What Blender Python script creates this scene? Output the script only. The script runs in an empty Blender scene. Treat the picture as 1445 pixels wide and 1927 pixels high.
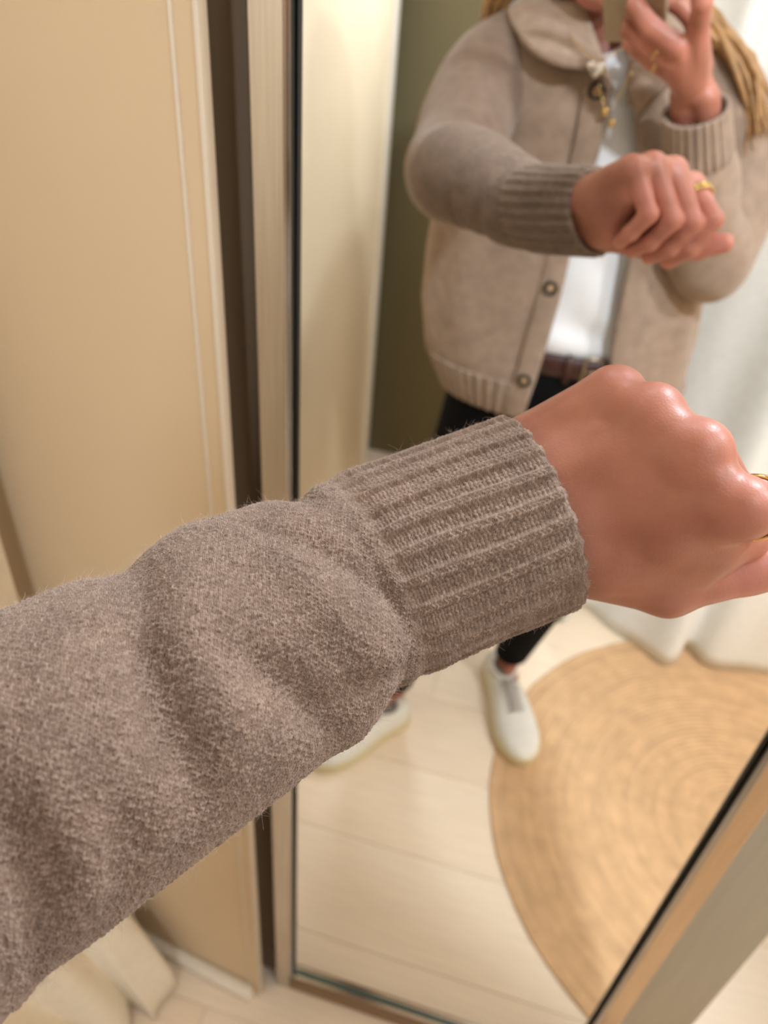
import bpy, bmesh, math, random
import numpy as np
from mathutils import Vector, Matrix
random.seed(7); RNG = np.random.default_rng(7)
sc = bpy.context.scene

# ------------------------------------------------------------------ camera
CAM = np.array([0.0, -0.504, 1.42])
cam_d = bpy.data.cameras.new('camera'); cam = bpy.data.objects.new('camera', cam_d)
sc.collection.objects.link(cam); sc.camera = cam
_a, _p, _r = math.radians(12.3), math.radians(37.8), math.radians(5.3)
_f0 = Vector((-math.sin(_a), math.cos(_a), 0)); _r0 = Vector((math.cos(_a), math.sin(_a), 0)); _u0 = Vector((0, 0, 1))
_f = math.cos(_p)*_f0 - math.sin(_p)*_u0; _u = math.cos(_p)*_u0 + math.sin(_p)*_f0
RX = math.cos(_r)*_r0 + math.sin(_r)*_u
UY = -math.sin(_r)*_r0 + math.cos(_r)*_u
FW = _f
m = Matrix((RX, UY, -FW)).transposed().to_4x4(); m.translation = Vector(CAM)
cam.matrix_world = m
cam_d.sensor_fit = 'HORIZONTAL'; cam_d.sensor_width = 26.0
cam_d.lens = 26.0 * 1447.0 / 1445.0
cam_d.clip_start = 0.01
cam_d.dof.use_dof = True; cam_d.dof.focus_distance = 0.275; cam_d.dof.aperture_fstop = 8.3

# ------------------------------------------------------------------ world, lights, exposure
w = bpy.data.worlds.new('world'); sc.world = w; w.use_nodes = True
w.node_tree.nodes['Background'].inputs[0].default_value = (0.9, 1.0, 1.15, 1)
w.node_tree.nodes['Background'].inputs[1].default_value = 0.25
sc.view_settings.view_transform = 'Standard'; sc.view_settings.look = 'None'
sc.view_settings.exposure = 0.0; sc.view_settings.gamma = 1.0; sc.view_settings.use_curve_mapping = False
try:
    sc.cycles.use_denoising = True; sc.cycles.denoiser = 'OPENIMAGEDENOISE'
    sc.cycles.max_bounces = 10; sc.cycles.diffuse_bounces = 5; sc.cycles.glossy_bounces = 6
    sc.cycles.sample_clamp_indirect = 8.0
except Exception: pass
WARM = (0.90, 1.0, 1.12)
# (x, y, radius, watts): recessed ceiling lamps over the fitting rooms
LAMPS = [(1.55, 0.42, 0.10, 40), (0.72, 0.95, 0.09, 56), (0.78, -0.80, 0.15, 9), (-0.35, 0.60, 0.15, 6)]
SPOT = ((-0.17, -1.50, 1.58), (-0.40, -0.03, 0.60), 0.08, 6.3)   # unseen fill spot added to light the cream panel: place, aim, radius, watts
CEIL = 2.75

# ------------------------------------------------------------------ helpers
def link(o, parent=None):
    sc.collection.objects.link(o)
    if parent is not None: o.parent = parent
    return o
def tag(o, label=None, cat=None, group=None, kind=None):
    if label: o['label'] = label
    if cat: o['category'] = cat
    if group: o['group'] = group
    if kind: o['kind'] = kind
    return o
def mesh_obj(name, V, F, mat, parent=None, smooth=True):
    me = bpy.data.meshes.new(name)
    V = np.asarray(V, dtype=np.float32)
    if isinstance(F, np.ndarray) and F.ndim == 2 and len(F):
        n, k = F.shape
        me.vertices.add(len(V)); me.vertices.foreach_set('co', V.ravel())
        me.loops.add(n*k); me.loops.foreach_set('vertex_index', F.astype(np.int32).ravel())
        me.polygons.add(n); me.polygons.foreach_set('loop_start', np.arange(0, n*k, k, dtype=np.int32))
        me.polygons.foreach_set('loop_total', np.full(n, k, dtype=np.int32))
        me.update(calc_edges=True)
    else:
        me.from_pydata([tuple(map(float, v)) for v in V], [], [tuple(map(int, f)) for f in F]); me.update()
    me.polygons.foreach_set('use_smooth', np.full(len(me.polygons), smooth))
    if mat: me.materials.append(mat)
    return link(bpy.data.objects.new(name, me), parent)
class MB:
    """collects shapes into one mesh"""
    def __init__(s): s.V = []; s.F = []; s.n = 0
    def add(s, V, F):
        V = np.asarray(V, float); s.V.append(V); s.F += [tuple(int(i)+s.n for i in f) for f in F]; s.n += len(V)
    def box(s, lo, hi, bev=0.0):
        bm = bmesh.new(); bmesh.ops.create_cube(bm, size=1.0)
        lo = np.array(lo, float); hi = np.array(hi, float)
        for v in bm.verts: v.co = Vector(((lo+hi)/2 + np.array(v.co)*(hi-lo)))
        if bev: bmesh.ops.bevel(bm, geom=bm.edges[:], offset=bev, segments=2, profile=0.5, affect='EDGES')
        bm.verts.index_update()
        s.add([v.co[:] for v in bm.verts], [[v.index for v in f.verts] for f in bm.faces]); bm.free()
    def tube(s, pts, r, n=10, closed=False, caps=True):
        V, F = tube(pts, r, n, closed, caps); s.add(V, F)
    def obj(s, name, mat, parent=None, smooth=True):
        return mesh_obj(name, np.concatenate(s.V), s.F, mat, parent, smooth)
def frames(pts, e0=None, closed=False):
    pts = np.asarray(pts, float); n = len(pts)
    if closed: T = np.roll(pts, -1, 0) - np.roll(pts, 1, 0)
    else: T = np.gradient(pts, axis=0)
    T /= np.linalg.norm(T, axis=1)[:, None] + 1e-12
    if e0 is None:
        e0 = np.array([0, 0, 1.0]) if abs(T[0][2]) < 0.9 else np.array([1.0, 0, 0])
    E = np.zeros_like(pts); e = np.array(e0, float)
    for i in range(n):
        e = e - (e@T[i])*T[i]; e /= np.linalg.norm(e) + 1e-12; E[i] = e
    return T, E, np.cross(T, E)
def tube(pts, r, n=10, closed=False, caps=True, flat=1.0, e0=None):
    pts = np.asarray(pts, float); k = len(pts)
    r = np.broadcast_to(np.asarray(r, float), (k,))
    T, E, B = frames(pts, e0, closed)
    a = np.linspace(0, 2*np.pi, n, endpoint=False)
    V = pts[:, None] + r[:, None, None]*(np.cos(a)[None, :, None]*E[:, None] + flat*np.sin(a)[None, :, None]*B[:, None])
    V = V.reshape(-1, 3); F = []
    for i in range(k if closed else k-1):
        j = (i+1) % k
        for q in range(n):
            F.append((i*n+q, i*n+(q+1) % n, j*n+(q+1) % n, j*n+q))
    if caps and not closed:
        F.append(tuple(range(n))[::-1]); F.append(tuple(range((k-1)*n, k*n)))
    return V, F
def grid_faces(nr, nc, wrap=False):
    i = np.arange(nr-1)[:, None]; j = np.arange(nc if wrap else nc-1)[None, :]
    j2 = (j+1) % nc
    F = np.stack([i*nc+j, i*nc+j2, (i+1)*nc+j2, (i+1)*nc+j], -1).reshape(-1, 4)
    return F
def spline(P, t):
    """Catmull-Rom through the rows of P at parameters t in [0, len-1]"""
    P = np.asarray(P, float); n = len(P)
    Q = np.vstack([2*P[0]-P[1], P, 2*P[-1]-P[-2]])
    t = np.clip(np.asarray(t, float), 0, n-1-1e-9); i = t.astype(int); f = (t-i)[:, None]
    a, b, c_, d = Q[i], Q[i+1], Q[i+2], Q[i+3]
    return 0.5*((2*b)+(c_-a)*f+(2*a-5*b+4*c_-d)*f**2+(3*b-a-3*c_+d)*f**3)
def resample(P, n):
    P = np.asarray(P, float)
    D = spline(P, np.linspace(0, len(P)-1, n*8)); L = np.r_[0, np.cumsum(np.linalg.norm(np.diff(D[:, :3], axis=0), axis=1))]
    s = np.linspace(0, L[-1], n)
    return np.stack([np.interp(s, L, D[:, k]) for k in range(D.shape[1])], 1), s
def sstep(a, b, x):
    t = np.clip((np.asarray(x, float)-a)/(b-a), 0, 1); return t*t*(3-2*t)

# ---- signed distance modelling + surface nets
def rcone(p, a, b, r1, r2):
    a = np.asarray(a, float); b = np.asarray(b, float); ba = b-a; l2 = ba@ba; rr = r1-r2; a2 = l2-rr*rr
    if a2 <= 1e-12: return np.linalg.norm(p-a, axis=-1)-max(r1, r2)
    il2 = 1.0/l2; pa = p-a; y = pa@ba; z = y-l2
    q = pa*l2 - y[..., None]*ba; x2 = (q*q).sum(-1); y2 = y*y*l2; z2 = z*z*l2
    k = np.sign(rr)*rr*rr*x2
    d3 = (np.sqrt(np.maximum(x2*a2*il2, 0))+y*rr)*il2-r1
    d1 = np.sqrt(x2+z2)*il2-r2; d2 = np.sqrt(x2+y2)*il2-r1
    return np.where(np.sign(z)*a2*z2 > k, d1, np.where(np.sign(y)*a2*y2 < k, d2, d3))
def ellip(p, c_, R, rad):
    q = (p-np.asarray(c_, float))@np.asarray(R, float).T; rad = np.asarray(rad, float)
    k0 = np.linalg.norm(q/rad, axis=-1); k1 = np.linalg.norm(q/(rad*rad), axis=-1)
    return k0*(k0-1.0)/(k1+1e-9)
def smin(a, b, k):
    if k <= 0: return np.minimum(a, b)
    h = np.maximum(k-np.abs(a-b), 0)/k; return np.minimum(a, b)-h*h*k*0.25
def smax(a, b, k): return -smin(-a, -b, k)
I3 = np.eye(3)
def prim(p, q):
    if q[0] == 'rc': return rcone(p, q[1], q[2], q[3], q[4])
    return ellip(p, q[1], q[2], q[3])
def field(groups):
    """groups: list of (k to the rest, [(k, prim)...]); prim negative k = carve"""
    def f(p):
        d = None
        for kg, prims in groups:
            g = None
            for k, q in prims:
                v = prim(p, q)
                if g is None: g = v
                elif k < 0: g = smax(g, -v, -k)
                else: g = smin(g, v, k)
            d = g if d is None else (smin(d, g, kg) if kg >= 0 else smax(d, -g, -kg))
        return d
    return f
def nets(f, lo, hi, h):
    lo = np.array(lo, float); hi = np.array(hi, float)
    n = np.ceil((hi-lo)/h).astype(int)+1
    X = [lo[i]+h*np.arange(n[i]) for i in range(3)]
    G = np.empty(n, np.float32)
    for i in range(0, n[0], 16):
        P_ = np.stack(np.meshgrid(X[0][i:i+16], X[1], X[2], indexing='ij'), -1)
        G[i:i+16] = f(P_)
    S = G < 0
    nc = n-1
    corners = [(a, b, c_) for a in (0, 1) for b in (0, 1) for c_ in (0, 1)]
    sl = lambda A, o: A[o[0]:o[0]+nc[0], o[1]:o[1]+nc[1], o[2]:o[2]+nc[2]]
    cnt = sum(sl(S, o).astype(np.int8) for o in corners)
    mask = (cnt > 0) & (cnt < 8)
    idx = -np.ones(nc, np.int64); cells = np.argwhere(mask); idx[mask] = np.arange(len(cells))
    acc = np.zeros((len(cells), 3)); num = np.zeros(len(cells))
    edges = [(a, b) for a in corners for b in corners if sum(abs(x-y) for x, y in zip(a, b)) == 1 and a < b]
    g = {o: G[cells[:, 0]+o[0], cells[:, 1]+o[1], cells[:, 2]+o[2]] for o in corners}
    for a, b in edges:
        ga, gb = g[a], g[b]; m_ = (ga < 0) != (gb < 0)
        t = np.where(m_, ga/np.where(m_, ga-gb, 1), 0)[:, None]
        pt = np.array(a)+t*(np.array(b)-np.array(a)); acc += pt*m_[:, None]; num += m_
    V = lo + h*(cells+acc/num[:, None])
    F = []
    for ax in range(3):
        u, v = (ax+1) % 3, (ax+2) % 3
        o = [0, 0, 0]; o[ax] = 1
        sh = n.copy(); sh[ax] -= 1
        A = S[:sh[0], :sh[1], :sh[2]]; B = S[o[0]:, o[1]:, o[2]:]
        E = np.argwhere(A != B)
        E = E[(E[:, u] > 0) & (E[:, v] > 0) & (E[:, u] < nc[u]) & (E[:, v] < nc[v])]
        du = np.zeros(3, int); du[u] = 1; dv = np.zeros(3, int); dv[v] = 1
        q = [idx[tuple((E-d).T)] for d in (du*0, du, du+dv, dv)]
        Q = np.stack(q, 1); fl = S[tuple(E.T)]
        Q[~fl] = Q[~fl][:, ::-1]
        F.append(Q)
    F = np.concatenate(F); F = F[(F >= 0).all(1)]
    # project the vertices onto the surface
    for _ in range(2):
        e = h*0.25; d0 = f(V)
        gr = np.stack([f(V+np.eye(3)[i]*e)-f(V-np.eye(3)[i]*e) for i in range(3)], 1)/(2*e)
        V = V-np.clip(d0, -h, h)[:, None]*gr/((gr*gr).sum(1)[:, None]+1e-6)
    return V, F

# ------------------------------------------------------------------ materials
def nodes(name):
    m_ = bpy.data.materials.new(name); m_.use_nodes = True
    nt = m_.node_tree; b = nt.nodes['Principled BSDF']; return m_, nt, b
def simple(name, col, rough=0.6, metal=0.0, noise=0.0, scale=40.0, bump=0.0, bscale=300.0, sheen=0.0, spec=0.5, sss=0.0, stretch=(1, 1, 1), coord='Object'):
    m_, nt, b = nodes(name); N = nt.nodes; L = nt.links
    b.inputs['Base Color'].default_value = (*col, 1); b.inputs['Roughness'].default_value = rough
    b.inputs['Metallic'].default_value = metal; b.inputs['Specular IOR Level'].default_value = spec
    if sheen: b.inputs['Sheen Weight'].default_value = sheen; b.inputs['Sheen Roughness'].default_value = 0.4
    if sss:
        b.inputs['Subsurface Weight'].default_value = sss; b.inputs['Subsurface Radius'].default_value = (1.0, 0.35, 0.2); b.inputs['Subsurface Scale'].default_value = 0.004
    if noise or bump:
        tc = N.new('ShaderNodeTexCoord'); mp = N.new('ShaderNodeMapping'); mp.inputs['Scale'].default_value = stretch
        L.new(tc.outputs[coord], mp.inputs[0])
    if noise:
        t = N.new('ShaderNodeTexNoise'); t.inputs['Scale'].default_value = scale; t.inputs['Detail'].default_value = 6
        L.new(mp.outputs[0], t.inputs['Vector'])
        r_ = N.new('ShaderNodeMapRange'); r_.inputs[1].default_value = 0.25; r_.inputs[2].default_value = 0.75
        r_.inputs[3].default_value = 1-noise; r_.inputs[4].default_value = 1+noise
        L.new(t.outputs['Fac'], r_.inputs[0])
        mx = N.new('ShaderNodeVectorMath'); mx.operation = 'SCALE'; mx.inputs[0].default_value = col
        L.new(r_.outputs[0], mx.inputs['Scale']); L.new(mx.outputs[0], b.inputs['Base Color'])
    if bump:
        t2 = N.new('ShaderNodeTexNoise'); t2.inputs['Scale'].default_value = bscale; t2.inputs['Detail'].default_value = 4
        L.new(mp.outputs[0], t2.inputs['Vector'])
        bp = N.new('ShaderNodeBump'); bp.inputs['Strength'].default_value = bump; bp.inputs['Distance'].default_value = 0.002
        L.new(t2.outputs['Fac'], bp.inputs['Height']); L.new(bp.outputs[0], b.inputs['Normal'])
    return m_
def srgb(r, g, b):
    f = lambda c_: c_/255/12.92 if c_/255 <= 0.04045 else ((c_/255+0.055)/1.055)**2.4
    return (f(r), f(g), f(b))

M = {}
M['wall'] = simple('cream_paint', srgb(216, 192, 157), 0.55, noise=0.03, scale=6, bump=0.03, bscale=400)
M['wall_pale'] = simple('pale_cream_paint', srgb(242, 221, 188), 0.55, noise=0.03, scale=6, bump=0.03, bscale=400)
M['bead'] = simple('cream_lacquer_bead', srgb(224, 210, 190), 0.35, noise=0.02, scale=20)
M['trim'] = simple('white_lacquer', srgb(232, 222, 205), 0.3, noise=0.02, scale=20)
M['recess'] = simple('grey_brown_board', srgb(176, 170, 154), 0.6, noise=0.06, scale=8, stretch=(30, 30, 1))
M['olive'] = simple('olive_paint', srgb(116, 106, 76), 0.7, noise=0.05, scale=5)
M['metal'] = simple('champagne_metal', (0.55, 0.50, 0.44), 0.22, 1.0, noise=0.10, scale=7, stretch=(60, 60, 1.5))
M['metal_edge'] = simple('polished_edge_metal', (0.80, 0.78, 0.75), 0.12, 1.0, noise=0.03, scale=20)
M['darkgap'] = simple('black_gasket', (0.045, 0.043, 0.034), 0.6, noise=0.1, scale=50)
M['rail'] = simple('shade_brown_rail', srgb(132, 103, 72), 0.5, noise=0.12, scale=12, stretch=(1, 30, 30))  # bottom rail browned, its shade put into the colour
M['mirror'] = simple('silvered_glass', (0.93, 0.945, 0.93), 0.0, 1.0)
M['ceil'] = simple('white_ceiling', srgb(235, 228, 215), 0.8, noise=0.02, scale=5)
M['cloth'] = simple('cream_linen', srgb(238, 227, 207), 0.85, noise=0.05, scale=60, bump=0.15, bscale=900, sheen=0.2)
M['white_cloth'] = simple('white_linen', srgb(228, 229, 226), 0.85, noise=0.04, scale=60, bump=0.15, bscale=900, sheen=0.2)

def yarn_mat(name, col, dark, lite, rough=0.9, tinted=True):
    m_, nt, b = nodes(name); N = nt.nodes; L = nt.links
    b.inputs['Roughness'].default_value = rough; b.inputs['Specular IOR Level'].default_value = 0.25
    b.inputs['Sheen Weight'].default_value = 0.25; b.inputs['Sheen Roughness'].default_value = 0.5
    b.inputs['Sheen Tint'].default_value = (1, 0.9, 0.8, 1)
    tc = N.new('ShaderNodeTexCoord')
    def noise(scale, det, rg=0.5):
        t = N.new('ShaderNodeTexNoise'); t.inputs['Scale'].default_value = scale; t.inputs['Detail'].default_value = det
        t.inputs['Roughness'].default_value = rg; L.new(tc.outputs['Object'], t.inputs['Vector']); return t
    at = N.new('ShaderNodeAttribute'); at.attribute_name = 'yarn'
    a = noise(1100, 5, 0.75); ad = N.new('ShaderNodeMath'); ad.operation = 'MULTIPLY_ADD'; ad.inputs[1].default_value = 0.50 if tinted else 0.0
    L.new(at.outputs['Fac'], ad.inputs[0])
    sc_ = N.new('ShaderNodeMath'); sc_.operation = 'MULTIPLY'; sc_.inputs[1].default_value = 0.52 if tinted else 1.0
    L.new(a.outputs['Fac'], sc_.inputs[0]); L.new(sc_.outputs[0], ad.inputs[2])
    r1 = N.new('ShaderNodeValToRGB')
    r1.color_ramp.elements[0].position = 0.25; r1.color_ramp.elements[0].color = (*dark, 1)
    r1.color_ramp.elements[1].position = 0.80; r1.color_ramp.elements[1].color = (*lite, 1)
    e = r1.color_ramp.elements.new(0.52); e.color = (*col, 1)
    L.new(ad.outputs[0], r1.inputs[0])
    big = noise(55, 4); mr = N.new('ShaderNodeMapRange'); mr.inputs[1].default_value = 0.3; mr.inputs[2].default_value = 0.7
    mr.inputs[3].default_value = 0.86; mr.inputs[4].default_value = 1.14; L.new(big.outputs['Fac'], mr.inputs[0])
    mx = N.new('ShaderNodeVectorMath'); mx.operation = 'SCALE'
    L.new(r1.outputs[0], mx.inputs[0]); L.new(mr.outputs[0], mx.inputs['Scale']); L.new(mx.outputs[0], b.inputs['Base Color'])
    f_ = noise(1600, 3, 0.6); bp = N.new('ShaderNodeBump'); bp.inputs['Strength'].default_value = 0.5; bp.inputs['Distance'].default_value = 0.0006
    L.new(f_.outputs['Fac'], bp.inputs['Height']); L.new(bp.outputs[0], b.inputs['Normal'])
    return m_
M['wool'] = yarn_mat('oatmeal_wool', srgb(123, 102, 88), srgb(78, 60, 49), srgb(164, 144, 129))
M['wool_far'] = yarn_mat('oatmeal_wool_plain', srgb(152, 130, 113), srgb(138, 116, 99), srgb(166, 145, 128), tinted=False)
M['fuzz'] = simple('wool_fibre', srgb(200, 178, 164), 0.8, spec=0.2)

def skin_mat(name):
    m_, nt, b = nodes(name); N = nt.nodes; L = nt.links
    tc = N.new('ShaderNodeTexCoord')
    b.inputs['Roughness'].default_value = 0.42; b.inputs['Specular IOR Level'].default_value = 0.4
    b.inputs['Subsurface Weight'].default_value = 0.12; b.inputs['Subsurface Radius'].default_value = (1.0, 0.35, 0.2); b.inputs['Subsurface Scale'].default_value = 0.004
    t = N.new('ShaderNodeTexNoise'); t.inputs['Scale'].default_value = 45; t.inputs['Detail'].default_value = 5
    L.new(tc.outputs['Object'], t.inputs['Vector'])
    r1 = N.new('ShaderNodeValToRGB')
    r1.color_ramp.elements[0].position = 0.3; r1.color_ramp.elements[0].color = (*srgb(153, 97, 77), 1)  # base darkened to hold the shade on the back of the hand
    r1.color_ramp.elements[1].position = 0.7; r1.color_ramp.elements[1].color = (*srgb(170, 112, 91), 1)
    L.new(t.outputs['Fac'], r1.inputs[0])
    # redder knuckles and fingertips, with the light they catch painted in: the attribute 'flush' painted on the mesh
    at = N.new('ShaderNodeAttribute'); at.attribute_name = 'flush_light'
    mx = N.new('ShaderNodeMix'); mx.data_type = 'RGBA'; mx.inputs[7].default_value = (*srgb(216, 141, 125), 1)
    L.new(at.outputs['Fac'], mx.inputs[0]); L.new(r1.outputs[0], mx.inputs[6]); L.new(mx.outputs[2], b.inputs['Base Color'])
    v = N.new('ShaderNodeTexVoronoi'); v.inputs['Scale'].default_value = 900; L.new(tc.outputs['Object'], v.inputs['Vector'])
    bp = N.new('ShaderNodeBump'); bp.inputs['Strength'].default_value = 0.12; bp.inputs['Distance'].default_value = 0.0004
    L.new(v.outputs['Distance'], bp.inputs['Height']); L.new(bp.outputs[0], b.inputs['Normal'])
    return m_
M['skin'] = skin_mat('skin')

# ------------------------------------------------------------------ room shell
def structure(o): o['kind'] = 'structure'; return o
FL = MB(); FL.box((-0.62, -1.6, -0.06), (2.2, 1.8, -0.004))
M['wood'] = simple('pale_oak', srgb(239, 218, 192), 0.5, noise=0.07, scale=6, stretch=(1.5, 22, 10), bump=0.05, bscale=60)
M['wood2'] = simple('pale_oak_warm', srgb(235, 212, 185), 0.5, noise=0.08, scale=6, stretch=(1.5, 22, 10), bump=0.05, bscale=60)
M['wood3'] = simple('pale_oak_light', srgb(241, 222, 198), 0.5, noise=0.06, scale=6, stretch=(1.5, 22, 10), bump=0.05, bscale=60)
M['joint'] = simple('floor_joint', srgb(190, 164, 134), 0.8, noise=0.05, scale=30)
floor = structure(FL.obj('floor', M['joint'], smooth=False))
pw = 0.19; y = -1.6; row = 0
while y < 1.8:
    x = -0.62 - (row*0.47) % 1.2
    while x < 2.2:
        x0, x1 = max(x, -0.62)+0.0004, min(x+1.2, 2.2)-0.0004
        if x1-x0 > 0.05:
            b = MB(); b.box((x0, y+0.0004, -0.006), (x1, min(y+pw, 1.8)-0.0004, 0.0), 0.0006)
            b.obj('floor_board', random.choice([M['wood'], M['wood2'], M['wood3']]), floor, smooth=False)
        x += 1.2
    y += pw; row += 1

def wall(name, lo, hi, mat):
    b = MB(); b.box(lo, hi); return structure(b.obj(name, mat, smooth=False))
wall('wall_front', (-0.62, 0.045, 0), (0.36, 0.10, 1.54), M['recess'])
wall('wall_back', (-0.62, -1.66, 0), (2.2, -1.60, CEIL), M['olive'])
wall('wall_left', (-0.58, -1.475, 0), (-0.52, 0.045, 2.4), M['wall_pale'])
wall('wall_light_block', (0.68, 0.09, 0), (0.72, 1.80, 2.1), M['wall'])  # unseen partition added to keep lamp light off the floor at right
wall('wall_far_left', (-0.68, -1.6, 0), (-0.62, 1.8, CEIL), M['olive'])
wall('wall_right', (2.2, -1.6, 0), (2.26, 1.8, CEIL), M['wall'])
wall('wall_far_front', (-0.62, 1.8, 0), (2.2, 1.86, CEIL), M['wall'])
wall('ceiling', (-0.68, -1.66, CEIL), (2.26, 1.86, CEIL+0.06), M['ceil'])
# end trim of the left wall (seen in the mirror)
def profile_strip(name, x0, x1, y0, y1, z0, z1, mat, parent=None, r=0.004):
    b = MB(); b.box((x0, y0, z0), (x1, y1, z1), r); return b.obj(name, mat, parent)
t = profile_strip('trim_1', -0.585, -0.510, -1.517, -1.475, 0, 2.4, M['trim']); structure(t)

# panel left of the mirror: two beads along its edge, white bar at its foot
def panel(name, A, B, thick, z0, z1, mat):
    A = np.array(A, float); B = np.array(B, float); d = (B-A)/np.linalg.norm(B-A); nrm = np.array([d[1], -d[0]])
    if nrm[1] > 0: nrm = -nrm
    return A, B, d, nrm
def oriented_box(A, d, nrm, s0, s1, n0, n1, z0, z1, bev=0.0):
    b = MB(); b.box((s0, n0, z0), (s1, n1, z1), bev)
    V = b.V[0]; W = np.zeros_like(V)
    W[:, :2] = A + V[:, :1]*d + V[:, 1:2]*nrm; W[:, 2] = V[:, 2]
    b.V[0] = W
    # keep the faces turned outwards
    if d[0]*nrm[1]-d[1]*nrm[0] < 0: b.F = [f[::-1] for f in b.F]
    return b
A, B, d, nrm = panel('p', (-0.520, -0.0026), (-0.2330, -0.0390), 0.03, 0, 2.1, None)
Lp = np.linalg.norm(B-A)
pan = structure(oriented_box(A, d, nrm, 0, Lp-0.002, -0.008, 0.0, 0.0, 2.1, 0.001).obj('wall_panel', M['wall'], smooth=False))
for k, (a0, a1, pr) in enumerate([(Lp-0.0205, Lp-0.0175, 0.0016), (Lp-0.0035, Lp+0.0005, 0.002)]):
    o = oriented_box(A, d, nrm, a0, a1, -0.008, pr, 0.0, 2.1, 0.0008).obj('trim_%d' % (k+2), M['bead']); structure(o)
o = oriented_box(A, d, nrm, 0.03, Lp-0.010, 0.0, 0.020, 0.0, 0.030, 0.006).obj('baseboard_front', M['trim']); structure(o)
# ------------------------------------------------------------------ mirror
MX0, MX1, MZ0, MZ1 = -0.186, 0.254, 0.040, 1.50
mir = bpy.data.objects.new('mirror', None); link(mir); mir.location = (0.034, 0.0, 0.0)
tag(mir, 'tall narrow mirror in a champagne metal frame between the cream panels', 'mirror')
def mpart(b, name, mat, smooth=False):
    for V in b.V: V -= np.array([0.034, 0, 0])
    return b.obj(name, mat, mir, smooth)
b = MB(); b.box((MX0, 0.0, MZ0), (MX1, 0.004, MZ1)); mpart(b, 'glass', M['mirror'])
b = MB(); b.box((MX0-0.030, 0.007, 0.0), (MX1+0.122, 0.044, MZ1+0.03)); mpart(b, 'backing_board', M['recess'])
b = MB(); b.box((MX0-0.080, 0.005, 0.0), (MX0-0.0302, 0.044, MZ1+0.03)); mpart(b, 'shade_strip', simple('shaded_board_strip', srgb(126, 106, 82), 0.6, noise=0.08, scale=8, stretch=(30, 30, 1)))  # backing board in a darker brown, painting in the shade of the gap
for x0, x1 in ((MX0-0.003, MX0), (MX1, MX1+0.003)):
    b = MB(); b.box((x0, -0.0008, MZ0-0.004), (x1, 0.006, MZ1+0.003), 0.0008); mpart(b, 'gasket', M['darkgap'])
b = MB(); b.box((MX0, -0.003, MZ0-0.005), (MX1, 0.005, MZ0), 0.0008); mpart(b, 'gasket', simple('dark_glass_edge', srgb(70, 92, 92), 0.2, noise=0.05, scale=30))
b = MB(); b.box((MX0-0.029, -0.016, 0.0), (MX0-0.0055, 0.006, MZ1+0.03), 0.0012); mpart(b, 'side_rail', M['metal'])
b = MB(); b.box((MX1+0.0065, -0.016, 0.0), (MX1+0.030, 0.006, MZ1+0.03), 0.0012); mpart(b, 'side_rail', M['metal'])
for x0 in (MX0-0.0055, MX1+0.005):
    b = MB(); b.box((x0, -0.0105, MZ0-0.006), (x0+0.0015, 0.006, MZ1), 0.0004); mpart(b, 'edge_bead', M['metal_edge'])
b = MB(); b.box((MX0-0.0055, -0.010, MZ0-0.013), (MX1+0.0065, 0.006, MZ0-0.005), 0.001); mpart(b, 'edge_bead', M['metal_edge'])
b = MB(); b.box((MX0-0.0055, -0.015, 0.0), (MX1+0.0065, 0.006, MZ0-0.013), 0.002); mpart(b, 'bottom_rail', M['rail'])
b = MB(); b.box((MX0-0.0055, -0.010, MZ1+0.003), (MX1+0.0065, 0.006, MZ1+0.03), 0.001); mpart(b, 'top_rail', M['metal'])

# ------------------------------------------------------------------ ceiling lamps
for k, (x, y, r_, wt) in enumerate(LAMPS):
    b = MB(); n_ = 28; a = np.linspace(0, 2*np.pi, n_, endpoint=False)
    prof = [(r_+0.02, 0.0), (r_+0.018, -0.006), (r_+0.004, -0.006), (r_, -0.001)]
    V = np.array([[ (x+q*np.cos(t_)), (y+q*np.sin(t_)), CEIL+z_] for q, z_ in prof for t_ in a])
    b.add(V, grid_faces(4, n_, True))
    root = b.obj('ceiling_lamp', M['trim'])
    tag(root, None, 'lamp', 'recessed lamps in the ceiling')
    root['label'] = ['recessed ceiling lamp out to the right of the mirror', 'recessed ceiling lamp high in front of the mirror', 'recessed ceiling lamp over the round rug', 'recessed ceiling lamp behind the cream panel'][k]
    ld = bpy.data.lights.new('lamp_light', 'AREA'); ld.shape = 'DISK'; ld.size = 2*r_; ld.energy = wt; ld.color = WARM
    lo = bpy.data.objects.new('lamp_light', ld); link(lo, root); lo.location = (x, y, CEIL-0.012)

# added fill spot by the back wall, out of view
sp, aim, r_, wt = SPOT; sp = Vector(sp); dr = (Vector(aim)-sp).normalized()
spot = bpy.data.objects.new('fill_spotlight', None); link(spot); spot.location = sp
tag(spot, 'added round fill spotlight on the olive back wall, unseen behind the person', 'lamp')
qr = dr.to_track_quat('-Z', 'Y')
def local_lathe(name, prof, mat, n_=28):
    a = np.linspace(0, 2*np.pi, n_, endpoint=False)
    V = [qr @ Vector((q*np.cos(t_), q*np.sin(t_), z_)) for q, z_ in prof for t_ in a]
    return mesh_obj(name, np.array([v[:] for v in V]), grid_faces(len(prof), n_, True), mat, spot)
local_lathe('housing', [(0.001, 0.09), (r_+0.008, 0.088), (r_+0.012, 0.07), (r_+0.012, -0.02), (r_+0.004, -0.022), (r_+0.003, 0.0)], M['trim'])
b = MB(); b.tube([(0, -0.02, 0.05), (0, -0.06, 0.05), (0, -0.098, 0.03)], 0.010, 12); b.obj('bracket', M['metal'], spot)
ld = bpy.data.lights.new('lamp_light', 'AREA'); ld.shape = 'DISK'; ld.size = 2*r_; ld.energy = wt; ld.color = WARM
lo = bpy.data.objects.new('lamp_light', ld); link(lo, spot); lo.location = dr*0.002; lo.rotation_mode = 'QUATERNION'; lo.rotation_quaternion = qr

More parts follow.
